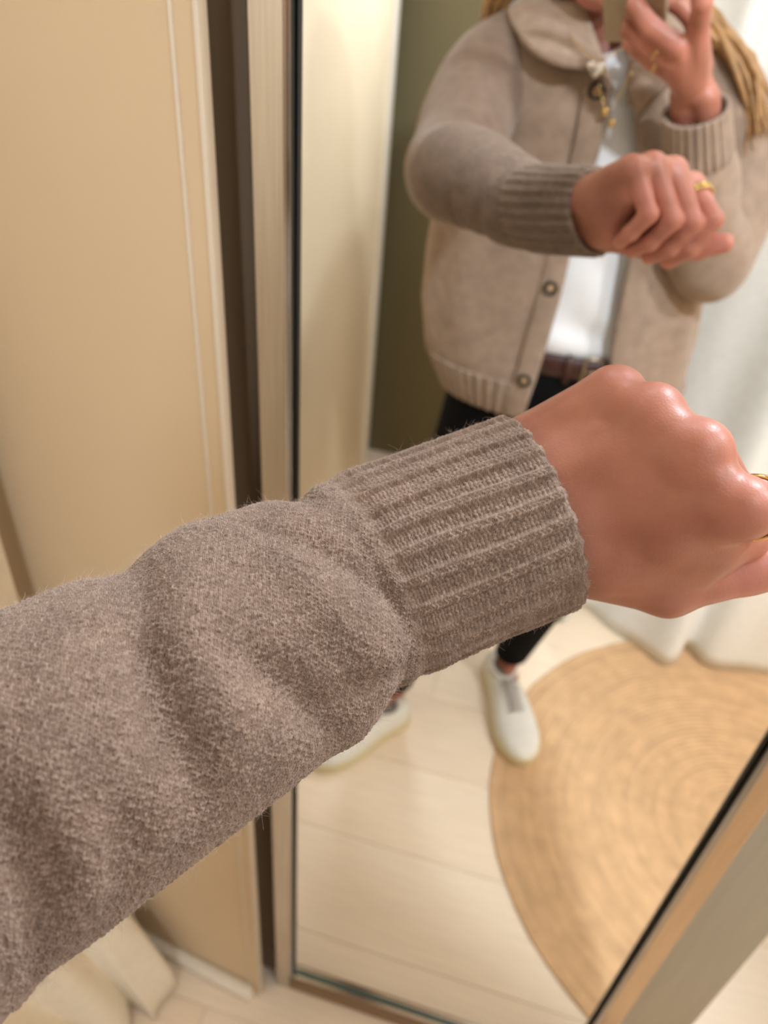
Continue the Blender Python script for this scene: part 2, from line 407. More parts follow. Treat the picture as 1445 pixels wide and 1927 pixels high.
# ------------------------------------------------------------------ left arm: shared centre line
ARM = np.array([  # centre x, y, z, half width across the view, half depth
    [0.0090, -0.2312, 1.2232, 0.0418, 0.0325],
    [-0.0450, -0.2720, 1.2070, 0.0425, 0.0350],
    [-0.0730, -0.3060, 1.2015, 0.0470, 0.0400],
    [-0.0965, -0.3430, 1.1985, 0.0490, 0.0430],
    [-0.1150, -0.3700, 1.1965, 0.0505, 0.0470],
    [-0.1330, -0.3960, 1.1940, 0.0520, 0.0500],
    [-0.1500, -0.4220, 1.1910, 0.0530, 0.0520],
    [-0.1690, -0.4720, 1.1790, 0.0580, 0.0560],
    [-0.1730, -0.5300, 1.1900, 0.0590, 0.0590],
    [-0.1780, -0.6100, 1.2180, 0.0620, 0.0620],
    [-0.1680, -0.6900, 1.2520, 0.0640, 0.0640],
    [-0.1400, -0.7600, 1.2700, 0.0660, 0.0660]])
AC, AS = resample(ARM, 400)
T0 = AC[1, :3]-AC[0, :3]; T0 /= np.linalg.norm(T0)
e2 = CAM-AC[0, :3]; e2 -= (e2@T0)*T0
AT, AE, AB = frames(AC[:, :3], e2)
def arm_at(s, th):
    """point and outward normal on the smooth sleeve at arc length s and angle th (0 = towards the camera)"""
    I = lambda A: np.stack([np.interp(s, AS, A[:, k]) for k in range(A.shape[1])], -1)
    C_ = I(AC); E = I(AE); B_ = I(AB)
    a, b_ = C_[..., 3:4], C_[..., 4:5]
    cth, sth = np.cos(th)[..., None], np.sin(th)[..., None]
    Pn = C_[..., :3]+b_*cth*E+a*sth*B_
    Nn = a*cth*E+b_*sth*B_; Nn /= np.linalg.norm(Nn, axis=-1, keepdims=True)
    return Pn, Nn
RIB_S = 0.078
FOLDS = [  # (points (s, th), half width, depth): how the loose sleeve creases
    ([(.165, .98), (.179, .5), (.183, -.12), (.181, -.66)], .0085, -.0052), ([(.143, 1.05), (.162, .30), (.169, -.48)], .012, .0036),
    ([(.158, .2), (.152, -.08), (.143, -.44), (.135, -.94)], .0075, -.0046), ([(.121, .84), (.11, .52), (.10, .08), (.087, -.3)], .006, -.0030),
    ([(.091, .4), (.089, -.22), (.086, -.56)], .006, -.0025), ([(.123, .48), (.117, -.02), (.106, -.54), (.098, -.96)], .010, .0030),
    ([(.227, .24), (.229, -.22), (.230, -.62), (.236, -.88)], .008, -.0050), ([(.207, -.26), (.207, -.56), (.216, -.84)], .008, -.0028),
    ([(.222, .3), (.216, -.24), (.221, -.7)], .011, .0026), ([(.149, -.54), (.119, -.66), (.086, -.94)], .006, -.0026),
    ([(.168, .9), (.166, 1.5), (.170, 2.1)], .010, -.0040), ([(.138, 1.0), (.136, 1.6), (.138, 2.2)], .014, .0028), ([(.096, .9), (.093, 1.6), (.096, 2.2)], .007, -.0050),
    ([(.094, -.9), (.097, -1.6), (.096, -2.1)], .008, -.0045), ([(.118, -1.0), (.122, -1.6)], .011, .0030), ([(.075, 1.1), (.072, 1.9)], .010, .0022),
    ([(.200, .75), (.206, .2), (.203, -.3)], .014, .0022), ([(.10, 2.2), (.12, 2.9), (.15, 3.7)], .009, -.004), ([(.17, 2.4), (.18, 3.0), (.19, 3.8)], .009, -.004)]
def fold_field(s, th):
    d_ = np.zeros(np.broadcast(s, th).shape); th = np.where((th > 4.0), th-2*np.pi, th)
    R_ = 0.05
    for pl, wd, dp in FOLDS:
        best = np.full(d_.shape, 9.0); par = np.zeros(d_.shape); n_ = len(pl)-1
        for q in range(n_):
            (s0, t0), (s1, t1) = pl[q], pl[q+1]
            ax, ay = s-s0, (th-t0)*R_; bx, by = s1-s0, (t1-t0)*R_
            h_ = np.clip((ax*bx+ay*by)/(bx*bx+by*by), 0, 1)
            dist = np.hypot(ax-h_*bx, ay-h_*by)
            k_ = dist < best; best = np.where(k_, dist, best); par = np.where(k_, (q+h_)/n_, par)
        d_ += dp*np.sin(np.pi*(0.12+0.76*par))*np.exp(-(best/wd)**2)
    return d_
ST_H = 0.00178
def hsh(a, b_): return np.abs(np.sin(a*12.9898+b_*78.233)*43758.5453) % 1.0
def knit(s, th):
    """heights of the stitches (ribbing at the cuff, stocking stitch above) and the tint of the yarn along each ply"""
    # stocking stitch
    n_w = 132; x = th/(2*np.pi)*n_w+0.22*np.sin(s*170+th*5); col = np.floor(x); xf = x-col
    half = np.abs(xf-0.5)*2; sidek = (xf > 0.5)*1.0
    yy = s/ST_H+half*0.95+0.22*np.sin(s*310+th*9)
    row = np.floor(yy); yf = yy-row
    r_ = hsh(row % 997, col+200*sidek)
    leg = np.sqrt(np.clip(1-(2*yf-1)**2, 0, 1)); wale = np.clip(np.sin(np.pi*(0.06+0.88*half)), 0, 1)**0.55
    h1 = 0.00120*(0.25+0.75*leg)*(0.25+0.75*wale)*(0.62+0.76*r_)
    ply = 0.5+0.5*np.sin(yf*19+half*7+r_*6.28)
    tint1 = 0.35*r_+0.65*ply
    # ribs: two knit wales proud, two purl wales sunk
    n_r = 25; xr = th/(2*np.pi)*n_r+0.05*np.sin(s*70+th*3); fr = xr-np.floor(xr)
    rib = sstep(0.0, 0.16, fr)*(1-sstep(0.42, 0.58, fr))
    xk = fr*4; ck = np.floor(xk); kf = xk-ck; half2 = np.abs(kf-0.5)*2
    y2 = s/0.00178+np.where(ck < 2, half2*0.9, -half2*0.35); r2 = np.floor(y2); y2f = y2-r2
    q2 = hsh(r2 % 997, np.floor(xr)*4+ck+50*(kf > .5))
    leg2 = np.sqrt(np.clip(1-(2*y2f-1)**2, 0, 1))
    h2 = 0.0020*rib+0.00085*(0.3+0.7*leg2)*(0.35+0.65*np.sin(np.pi*(0.06+0.88*half2))**0.55)*(0.65+0.7*q2)
    tint2 = 0.35*q2+0.65*(0.5+0.5*np.sin(y2f*19+half2*7+q2*6.28))
    k = sstep(RIB_S-0.004, RIB_S+0.006, s)
    return h2*(1-k)+h1*k, tint2*(1-k)+tint1*k
def knit_height(s, th): return knit(s, th)[0]
def sleeve_shape(s, th):
    Pn, Nn = arm_at(s, th)
    ribz = 1-sstep(RIB_S-0.002, RIB_S+0.014, s)
    h_ = fold_field(s, th)*(1-0.7*ribz)
    h_ += -0.0015*np.exp(-((s-RIB_S)/0.006)**2)
    h_ += -0.002*np.exp(-(s/0.0015)**2)
    return Pn+(h_)[..., None]*Nn, Nn
# ------------------------------------------------------------------ left hand
LW = np.array([0.0100, -0.2280, 1.2235])          # wrist
KN = {'i': (0.0816, -0.2432, 1.2535), 'm': (0.0620, -0.2292, 1.2662), 'r': (0.0436, -0.2142, 1.2712), 'p': (0.0295, -0.2000, 1.2695)}
LH = {  # knuckle, middle joint, end joint, tip
    'i': [KN['i'], (0.1022, -0.2105, 1.2370), (0.0911, -0.2060, 1.2125), (0.0775, -0.2110, 1.1975)],
    'm': [KN['m'], (0.0860, -0.2010, 1.2350), (0.0745, -0.2030, 1.2115), (0.0610, -0.2110, 1.1990)],
    'r': [KN['r'], (0.0690, -0.1935, 1.2365), (0.0570, -0.1970, 1.2150), (0.0445, -0.2075, 1.2030)],
    'p': [KN['p'], (0.0490, -0.1870, 1.2400), (0.0390, -0.1910, 1.2220), (0.0325, -0.2020, 1.2100)]}
LR = {'i': (.0116, .0090, .0080, .0068), 'm': (.0118, .0089, .0080, .0068), 'r': (.0108, .0085, .0076, .0065), 'p': (.0098, .0077, .0069, .0059)}
TH = [(0.0230, -0.2400, 1.2080), (0.0685, -0.2350, 1.2005), (0.0985, -0.2220, 1.2105), (0.1190, -0.2210, 1.2170)]
TR = (.0150, .0118, .0114, .0085)
def hand_groups(W_, fore, J_, R_, T_, TR_, wr=0.021, flat=None):
    W_ = np.array(W_); g = []
    palm = []
    for k in 'prmi':
        a = np.array(J_[k][0]); base = W_+0.26*(a-W_)
        palm.append((0.006, ('rc', base, a, 0.0150, R_[k][0])))
    for k1, k2 in (('p', 'r'), ('r', 'm'), ('m', 'i')):
        a = (np.array(J_[k1][0])+np.array(J_[k2][0]))/2
        palm.append((0.004, ('rc', W_+0.4*(a-W_), W_+0.93*(a-W_), 0.0140, 0.0088)))
    palm.append((0.010, ('rc', W_, fore, wr, wr*1.05)))
    return palm
fore_dir = T0
palm = hand_groups(LW, LW+fore_dir*0.09, LH, LR, TH, TR, 0.0235)
# the flat, wide back of the wrist
wv = np.array(AB[0])
for s_ in (-1, 1):
    palm.append((0.006, ('rc', LW+wv*0.018*s_-T0*0.004, LW+wv*0.013*s_+fore_dir*0.035, 0.0185, 0.0185)))
palm.append((0.007, ('rc', LW+wv*0.0235, np.array(KN['p'])+(-.004, -.003, -.001), 0.0165, 0.0110)))
palm.append((0.010, ('rc', LW+wv*0.010+np.array([.006, -.008, .003]), (np.array(KN['m'])+np.array(KN['r']))/2-np.array([.006, .0, .004]), 0.0190, 0.0105)))
for k1, k2 in ('pr', 'rm', 'mi'):   # skin between the knuckles
    d1 = LW-np.array(KN[k1]); d1 /= np.linalg.norm(d1); d2 = LW-np.array(KN[k2]); d2 /= np.linalg.norm(d2)
    palm.append((0.007, ('rc', np.array(KN[k1])+d1*.0055, np.array(KN[k2])+d2*.0055, .0108, .0112)))
# heel of the little finger side, ball of the thumb, web between thumb and forefinger
palm.append((0.008, ('rc', LW+np.array([0.008, 0.008, 0.000]), (0.0300, -0.2050, 1.2480), 0.0165, 0.0125)))
palm.append((0.008, ('rc', LW+np.array([0.006, -0.002, -0.012]), TH[1], 0.0185, 0.0118)))
palm.append((0.012, ('rc', LW+np.array([0.016, -0.010, -0.004]), (0.078, -0.2330, 1.2270), 0.0200, 0.0125)))
palm.append((0.010, ('rc', (0.060, -0.2390, 1.2350), (0.092, -0.2235, 1.2270), 0.0130, 0.0105)))
palm.append((0.008, ('rc', (0.040, -0.2390, 1.2120), (0.076, -0.2320, 1.2150), 0.0150, 0.0110)))
# tendons of the back of the hand
groupsL = [(0.0, palm)]
thumb = [(0.004, ('rc', TH[0], TH[1], TR[0], TR[1])), (0.006, ('rc', TH[1], TH[2], TR[1]*0.96, TR[2])), (0.004, ('rc', TH[2], TH[3], TR[2]*0.97, TR[3]))]
groupsL.append((0.002, thumb))
for k in 'prmi':
    J_ = [np.array(q) for q in LH[k]]; R_ = LR[k]
    fg = [(0.004, ('rc', J_[0], J_[1], R_[0]*0.97, R_[1])), (0.003, ('rc', J_[1], J_[2], R_[1], R_[2])), (0.003, ('rc', J_[2], J_[3], R_[2]*0.98, R_[3]))]
    groupsL.append((0.0025, fg))
def flush_light_attr(o, spots):
    """paint where the skin is redder, with light painted in: knuckles and fingers"""
    V = np.empty(len(o.data.vertices)*3, np.float32); o.data.vertices.foreach_get('co', V); V = V.reshape(-1, 3)
    fl = np.zeros(len(V), np.float32)
    for c_, r_, s_ in spots:
        fl = np.maximum(fl, s_*np.exp(-(np.linalg.norm(V-np.array(c_), axis=1)/r_)**2))
    a = o.data.attributes.new('flush_light', 'FLOAT', 'POINT'); a.data.foreach_set('value', fl)
fL = field(groupsL)
VL, FLq = nets(fL, (-0.075, -0.305, 1.150), (0.145, -0.150, 1.295), 0.0012)
flushLightL = [(KN[k], 0.0105, 0.75) for k in 'imrp']+[(LH[k][1], 0.016, 0.95) for k in 'imrp']+[(LH[k][2], 0.014, 0.8) for k in 'imrp']+[(LH[k][3], 0.014, 0.9) for k in 'imrp']+[(TH[3], 0.022, 1.0), (TH[2], 0.018, 0.8)]
flushLightL += [((np.array(LH[k][0])*.45+np.array(LH[k][1])*.55), 0.014, 0.9) for k in 'imrp']
body = mesh_obj('person', VL, FLq, M['skin'])
flush_light_attr(body, flushLightL)
tag(body, 'person in an oatmeal wool cardigan and black trousers holding out the left arm', 'person')

# ------------------------------------------------------------------ left sleeve
cardigan = bpy.data.objects.new('cardigan', None); link(cardigan, body)
NS, NA = 860, 700
S = np.linspace(0, 0.262, NS); TH_ = np.linspace(0, 2*np.pi, NA, endpoint=False)
SS, TT = np.meshgrid(S, TH_, indexing='ij')
Ps, Ns = sleeve_shape(SS, TT)
KH, KT = knit(SS, TT)
Ps = Ps+KH[..., None]*Ns
# the rim of the cuff rolls in and runs a little way up inside
Sin = np.array([0.0, 0.004, 0.02]); Pi = []
for s_, off in ((0.0006, -0.0012), (0.004, -0.0022), (0.025, -0.0026)):
    q, n_ = sleeve_shape(np.full(NA, s_), TH_); Pi.append(q+off*n_)
Ps = np.concatenate([np.stack(Pi[::-1]), Ps])
S2 = np.linspace(0.255, AS[-1], 90); A2_ = np.linspace(0, 2*np.pi, 72, endpoint=False)
s2, t2 = np.meshgrid(S2, A2_, indexing='ij'); P2, N2 = sleeve_shape(s2, t2)
TI = np.concatenate([np.full((3, NA), .5), KT])
cut = 3+int(np.searchsorted(S, RIB_S+0.003))
def yarn_attr(o, vals):
    a_ = o.data.attributes.new('yarn', 'FLOAT', 'POINT'); a_.data.foreach_set('value', vals.astype(np.float32).ravel())
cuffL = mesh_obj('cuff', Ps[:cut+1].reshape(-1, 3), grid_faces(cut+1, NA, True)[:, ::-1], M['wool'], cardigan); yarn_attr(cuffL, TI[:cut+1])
nS = NS+3-cut
V = np.concatenate([Ps[cut:].reshape(-1, 3), P2.reshape(-1, 3)])
F = np.concatenate([grid_faces(nS, NA, True)[:, ::-1], grid_faces(90, 72, True)[:, ::-1]+nS*NA])
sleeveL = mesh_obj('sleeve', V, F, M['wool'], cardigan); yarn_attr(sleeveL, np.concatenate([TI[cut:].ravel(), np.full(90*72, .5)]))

def fuzz(name, n, s0, s1, parent, rmin=0.000014, rmax=0.00003, lmin=0.0012, lmax=0.0042, seed=3):
    r_ = np.random.default_rng(seed)
    s = r_.uniform(s0, s1, n); t = r_.uniform(0, 2*np.pi, n)
    Pn, Nn = sleeve_shape(s, t); Pn = Pn+(knit_height(s, t)*0.7)[:, None]*Nn
    rd = r_.normal(size=(n, 3)); tang = rd-(rd*Nn).sum(1)[:, None]*Nn; tang /= np.linalg.norm(tang, axis=1)[:, None]
    bend = r_.normal(size=(n, 3)); L_ = r_.uniform(lmin, lmax, n)*np.where(r_.random(n) < 0.06, 1.8, 1)
    up = r_.uniform(0.12, 0.75, n)[:, None]; D_ = tang*(1-up*0.6)+Nn*up; D_ /= np.linalg.norm(D_, axis=1)[:, None]
    k = 5; t_ = np.linspace(0, 1, k)
    pts = Pn[:, None]+L_[:, None, None]*(t_[None, :, None]*D_[:, None]+0.45*(t_**2)[None, :, None]*(bend-0.35*Nn)[:, None]*0.6)
    hc = bpy.data.hair_curves.new(name); hc.add_curves([k]*n)
    hc.attributes['position'].data.foreach_set('vector', pts.astype(np.float32).ravel())
    ra = hc.attributes.get('radius') or hc.attributes.new('radius', 'FLOAT', 'POINT')
    rr = np.repeat(r_.uniform(rmin, rmax, n)[:, None], k, 1)*np.linspace(1, 0.5, k)[None]
    ra.data.foreach_set('value', rr.astype(np.float32).ravel())
    hc.materials.append(M['fuzz'])
    o = bpy.data.objects.new(name, hc); link(o, parent); o['kind'] = 'stuff'; return o
fuzz('wool_fuzz', 34000, 0.0, 0.262, cardigan)

# ring on the index finger
def ring_mesh(c_, axis, rad, tube_r, n=48, flat=2.2):
    axis = np.array(axis, float); axis /= np.linalg.norm(axis)
    e = np.cross(axis, [0.3, 0.2, 1]); e /= np.linalg.norm(e); f_ = np.cross(axis, e)
    a = np.linspace(0, 2*np.pi, n, endpoint=False)
    pts = np.array(c_)+rad*(np.cos(a)[:, None]*e+np.sin(a)[:, None]*f_)
    T_ = -np.sin(a)[:, None]*e+np.cos(a)[:, None]*f_; R_ = np.cos(a)[:, None]*e+np.sin(a)[:, None]*f_
    q = np.linspace(0, 2*np.pi, 14, endpoint=False)
    V = pts[:, None]+tube_r*(np.cos(q)[None, :, None]*R_[:, None]+flat*np.sin(q)[None, :, None]*axis)
    return V.reshape(-1, 3), grid_faces(n+1, 14, True) % (n*14)
M['gold'] = simple('polished_gold', (0.83, 0.60, 0.24), 0.14, 1.0, noise=0.03, scale=60)
ia, ib = np.array(LH['i'][0]), np.array(LH['i'][1])
for q in (0.27, 0.36):
    V, F = ring_mesh(ia+q*(ib-ia), ib-ia, 0.0123, 0.0009, flat=1.6); mesh_obj('ring', V, F, M['gold'], body)
# ------------------------------------------------------------------ rest of the body
def xf(local, R, o): return np.asarray(local, float)@np.asarray(R, float).T+np.asarray(o, float)
# right hand, laid out on the back of the phone: (right, up, towards the mirror) from the lens
RX_, UY_, FW_ = np.array(RX), np.array(UY), np.array(FW)
def ph(a, b_, n): return CAM+a*RX_+b_*UY_+n*FW_
RW = ph(0.0600, -0.1680, 0.024)
RHJ = {'i': [ph(.058, -.090, .018), ph(.0605, -.052, .020), ph(.052, -.034, .012), ph(.040, -.024, .0065)],
       'm': [ph(.040, -.100, .027), ph(.008, -.080, .024), ph(-.012, -.066, .012), ph(-.030, -.056, .0065)],
       'r': [ph(.036, -.119, .029), ph(.004, -.102, .024), ph(-.019, -.094, .013), ph(-.037, -.088, .0065)],
       'p': [ph(.037, -.137, .027), ph(.008, -.127, .020), ph(-.010, -.121, .012), ph(-.024, -.118, .0060)]}
RT = [ph(.060, -.140, .008), ph(.046, -.108, -.016), ph(.024, -.092, -.0225), ph(.004, -.086, -.0205)]
RR = {'i': (.0122, .0104, .0094, .0080), 'm': (.0128, .0108, .0096, .0082), 'r': (.0120, .0102, .0090, .0078), 'p': (.0106, .0088, .0079, .0068)}
foreR = np.array([0.175, -0.665, 1.060])-RW; foreR /= np.linalg.norm(foreR)
gR = []
pR = []
for k in 'prmi':
    a = RHJ[k][0]; pR.append((0.006, ('rc', RW+0.3*(a-RW), a, 0.0145, RR[k][0])))
for k1, k2 in (('p', 'r'), ('r', 'm'), ('m', 'i')):
    a = (RHJ[k1][0]+RHJ[k2][0])/2; pR.append((0.004, ('rc', RW+0.4*(a-RW), RW+0.92*(a-RW), 0.0125, 0.0085)))
for s_ in (-1, 1):
    pR.append((0.007, ('rc', RW+RX_*0.012*s_, RW+RX_*0.012*s_+foreR*0.09, 0.0165, 0.0185)))
pR.append((0.007, ('rc', RW+FW_*(-0.008)+RX_*0.004, RT[1], 0.0150, 0.0110)))
gR.append((0.0, pR))
gR.append((0.005, [(0.004, ('rc', RT[0], RT[1], .0135, .0110)), (0.004, ('rc', RT[1], RT[2], .0108, .0095)), (0.003, ('rc', RT[2], RT[3], .0092, .0078))]))
for k in 'prmi':
    J_, R_ = RHJ[k], RR[k]
    gR.append((0.0022, [(0.004, ('rc', J_[0], J_[1], R_[0]*.95, R_[1])), (0.003, ('rc', J_[1], J_[2], R_[1], R_[2])), (0.003, ('rc', J_[2], J_[3], R_[2]*.98, R_[3]))]))
VR, FR = nets(field(gR), RW-0.10, RW+np.array([0.09, 0.10, 0.17]), 0.0015)
flushLightR = [(RHJ[k][0], 0.020, 0.6) for k in 'imrp']+[(RHJ[k][1], 0.018, 0.6) for k in 'imrp']+[(RHJ[k][3], 0.016, 0.9) for k in 'imrp']+[(RW, 0.05, 0.2)]

# head, in its own frame (x right of the person's left/right axis, y forward, z up), tipped a little forward
HC = np.array([-0.046, -0.708, 1.466]); ht = math.radians(-9)
HR = np.array([[1, 0, 0], [0, math.cos(ht), -math.sin(ht)], [0, math.sin(ht), math.cos(ht)]])
H = lambda x, y, z: xf((x, y, z), HR, HC)
def he(c_, rad): return ('el', H(*c_), HR.T, rad)
headg = [(0.0, [(0, he((0, -.015, .030), (.070, .090, .082))), (.03, he((0, .022, -.030), (.057, .062, .082))),
    (.025, ('rc', H(0, .022, -.055), H(0, .062, -.092), .044, .021)), (.02, ('rc', H(-.046, .005, -.052), H(-.012, .060, -.090), .018, .014)), (.02, ('rc', H(.046, .005, -.052), H(.012, .060, -.090), .018, .014)),
    (.014, ('rc', H(-.030, .074, .022), H(.030, .074, .022), .010, .010)),
    (.018, he((-.036, .062, -.030), (.020, .018, .016))), (.018, he((.036, .062, -.030), (.020, .018, .016))),
    (-.010, he((-.030, .092, .002), (.017, .016, .010))), (-.010, he((.030, .092, .002), (.017, .016, .010))),
    (.008, ('rc', H(0, .080, .008), H(0, .097, -.032), .0065, .0095)), (.006, he((-.011, .086, -.036), (.008, .010, .007))), (.006, he((.011, .086, -.036), (.008, .010, .007))),
    (.006, he((0, .079, -.062), (.021, .009, .0055))), (.005, he((0, .077, -.071), (.018, .009, .006))),
    (-.002, he((0, .089, -.0665), (.022, .006, .0012))),
    (.006, he((-.071, -.010, -.012), (.007, .018, .028))), (.006, he((.071, -.010, -.012), (.007, .018, .028)))])]
NECKB = np.array([-0.036, -0.750, 1.275])
headg.append((0.02, [(0, ('rc', NECKB, H(0, -.02, -.06), .052, .048))]))
VH, FH = nets(field(headg), HC+np.array([-.10, -.13, -.20]), HC+np.array([.10, .13, .13]), 0.0030)

# trunk, upper arms and legs under the clothes
hipL, kneeL, ankL = np.array([-.080, -.735, .790]), np.array([-.148, -.650, .450]), np.array([-.178, -.588, .085])
hipR, kneeR, ankR = np.array([.090, -.740, .790]), np.array([.104, -.705, .450]), np.array([.052, -.755, .085])
footL, footR = np.array([-.275, -.450, .035]), np.array([.105, -.600, .035])
ear = lambda z: np.array([-.04+.05*(1.3-z), -.75, z])
trunk = [(0, ('el', (-.035, -.755, 1.17), I3, (.135, .085, .15))), (.05, ('el', (-.015, -.750, 1.00), I3, (.115, .080, .14))), (.06, ('el', (.005, -.745, .86), I3, (.150, .090, .12))),
    (.03, ('rc', NECKB, H(0, -.02, -.09), .050, .044)),
    (.03, ('rc', (-.145, -.755, 1.265), (-.035, -.76, 1.29), .040, .045)), (.03, ('rc', (.085, -.755, 1.265), (-.035, -.76, 1.29), .040, .045))]
sh = np.array([-.150, -.745, 1.262]); elb = np.array([-.178, -.500, 1.180])
for q0, q1, r0, r1 in ((0, 3, .0215, .025), (3, 5, .025, .030), (5, 7, .030, .034), (7, 9, .034, .036), (9, 11, .036, .040)): trunk.append((.004, ('rc', ARM[q0, :3] if q0 else LW+fore_dir*0.03, ARM[q1, :3], r0, r1)))
shR = np.array([.105, -.750, 1.262]); elR = np.array([.178, -.665, 1.065])
trunk += [(.02, ('rc', shR, elR, .038, .031)), (.012, ('rc', elR, RW+foreR*0.06, .032, .024))]
for hp, kn, an, ft in ((hipL, kneeL, ankL, footL), (hipR, kneeR, ankR, footR)):
    trunk += [(.03, ('rc', hp, kn, .070, .046)), (.02, ('rc', kn, kn+0.3*(an-kn), .045, .046)), (.02, ('rc', kn+0.3*(an-kn), an, .046, .028)), (.015, ('rc', an-np.array([0, 0, .035]), ft-np.array([0, 0, .004]), .024, .018))]
VT, FT = nets(field([(0, trunk)]), (-.36, -.90, .005), (.28, -.20, 1.42), 0.0085)
# one body mesh
nL, nR, nH = len(VL), len(VR), len(VH)
Vb = np.concatenate([VL, VR, VH, VT]); Fb = np.concatenate([FLq, FR+nL, FH+nL+nR, FT+nL+nR+nH])
me = mesh_obj('body_tmp', Vb, Fb, M['skin']); old = body.data; body.data = me.data; bpy.data.objects.remove(me); bpy.data.meshes.remove(old); body.data.name = 'person'
flush_light_attr(body, flushLightL+flushLightR+[(H(0, .085, -.066), .016, .9), (H(.0, .05, -.03), .10, .45)])

M['eye'] = simple('eye_white', (.78, .76, .73), .15, noise=.03, scale=30); M['iris'] = simple('iris_blue_grey', (.10, .15, .17), .1, noise=.2, scale=300)
M['hair'] = simple('dark_blonde_hair', srgb(158, 118, 72), .5, noise=.25, scale=60)
def sphere(c_, rad, n=20, R=I3):
    u = np.linspace(0, np.pi, n//2+1); v = np.linspace(0, 2*np.pi, n, endpoint=False)
    V = np.stack([np.sin(u)[:, None]*np.cos(v), np.sin(u)[:, None]*np.sin(v), np.cos(u)[:, None]*np.ones(n)], -1).reshape(-1, 3)
    return V*rad@np.asarray(R).T+np.asarray(c_), grid_faces(n//2+1, n, True)[:, ::-1]
for sx in (-1, 1):
    V, F = sphere(H(.030*sx, .0655, .001), .0118); e_ = mesh_obj('eye', V, F, M['eye'], body)
    V, F = sphere(H(.030*sx, .0735, -.0005), np.array([.0055, .0045, .0055])); mesh_obj('iris', V, F, M['iris'], e_)
    for zz_, dz_, rr_ in ((.0075, -.0030, .0030), (-.0065, .0022, .0024)):
        lp = [H(.030*sx+.0135*q, .0765-.0055*q*q, zz_+dz_*q*q*1.6) for q in np.linspace(-1, 1, 9)]; V, F = tube(lp, rr_, 8); mesh_obj('eyelid', V, F, M['skin'], body)
    t_ = np.linspace(-1, 1, 9); pts = [H(.031*sx+.018*q*sx, .086-.008*max(q, 0)-.003*q*q, .022+.003*(1-q*q)) for q in t_]
    V, F = tube(pts, .0022*(1.1-np.abs(t_))+.0005, 8); mesh_obj('eyebrow', V, F, M['hair'], body)

# hair: locks from the crown falling in front of the shoulders
hb = MB(); rh = random.Random(5)
for i in range(230):
    az_ = rh.uniform(-2.75, 2.75); z0 = rh.uniform(.0, .085)
    # az_ = 0 at the back of the head, +-pi at the face
    sx, cy_ = math.sin(az_), -math.cos(az_)
    rr_ = math.sqrt(max(0.03, 1-((z0-.03)/.086)**2))
    top = H(.030*sx*rh.random()+.01*rh.uniform(-1, 1), .010, .117-.004*rh.random())
    p1 = H(.076*sx*rr_, -.015+.094*cy_*rr_, z0)
    p2 = H(.086*sx, -.020+.085*min(cy_, .35)*1.0, -.075+rh.uniform(-.01, .01))
    side = 1 if sx > 0 else -1
    if rh.random() < .62:
        if side > 0: p3, p4, p5 = np.array([.085, -.735, 1.345]), np.array([.150, -.712, 1.300]), np.array([.190, -.685, 1.215])
        else: p3, p4, p5 = np.array([-.155, -.735, 1.375]), np.array([-.185, -.770, 1.325]), np.array([-.170, -.830, 1.230])
    else: p3, p4, p5 = np.array([-.04+.08*sx, -.835, 1.33]), np.array([-.04+.10*sx, -.872, 1.25]), np.array([-.04+.11*sx, -.885, 1.15])
    j = lambda s_: np.array([rh.gauss(0, s_), rh.gauss(0, s_), rh.gauss(0, s_*.6)])
    C_, _ = resample(np.array([top, p1, p2, p3+j(.008), p4+j(.009), p5+j(.011)+np.array([0, 0, rh.uniform(-.012, .03)])]), 22)
    q = np.linspace(0, 1, 22); V, F = tube(C_, .0052*(1-.15*q)*np.where(q > .8, 1-(q-.8)*4.6, 1)+.0003, 7)
    hb.add(V, F)
hb.obj('hair', M['hair'], body)

# ------------------------------------------------------------------ clothes
def ring_table(tab):
    tab = np.array(tab, float)
    return lambda z: np.stack([np.interp(z, tab[:, 0], tab[:, k]) for k in range(1, 5)], -1)
BODY = ring_table([  # z, cx, cy, rx, ry
    (.785, .006, -.738, .188, .112), (.82, .004, -.738, .205, .118), (.86, -.006, -.738, .216, .120), (.93, -.016, -.740, .221, .120), (1.00, -.018, -.742, .214, .122),
    (1.08, -.022, -.744, .200, .124), (1.16, -.028, -.745, .188, .123), (1.22, -.034, -.746, .178, .118), (1.27, -.038, -.748, .166, .108), (1.305, -.040, -.750, .138, .094), (1.330, -.040, -.752, .100, .080), (1.345, -.040, -.752, .074, .068)])
EDGE_L = np.array([(.785, -.030), (.857, -.022), (.914, -.018), (1.0, -.013), (1.06, -.013), (1.2, -.006), (1.27, -.010), (1.30, -.028), (1.345, -.060)])
EDGE_R = np.array([(.785, .104), (.87, .090), (.94, .077), (1.07, .069), (1.19, .048), (1.27, .020), (1.30, .006), (1.345, -.018)])
NEXP = 2.35
def sup(t): 
    s_, c_ = np.sin(t), np.cos(t)
    return np.sign(s_)*np.abs(s_)**(2/NEXP), np.sign(c_)*np.abs(c_)**(2/NEXP)
def t_of(x, b_): 
    q = np.clip((x-b_[..., 0])/b_[..., 2], -1, 1); return np.arcsin(np.sign(q)*np.abs(q)**(NEXP/2))
def body_pt(z, t, off=0.0):
    b_ = BODY(z); sx, cx_ = sup(t)
    return np.stack([b_[..., 0]+(b_[..., 2]+off)*sx, b_[..., 1]+(b_[..., 3]+off)*cx_, z], -1)
def folds_body(z, t):
    side = np.abs(np.sin(t))
    return .004*np.sin(t*11+z*9)*side*sstep(.83, .95, z)*(1-sstep(1.1, 1.25, z))+.003*np.sin(t*5-z*22)*sstep(.84, .95, z)*(1-sstep(1.2, 1.3, z))
nz, nt_ = 90, 150
Z = np.linspace(.785, 1.345, nz)
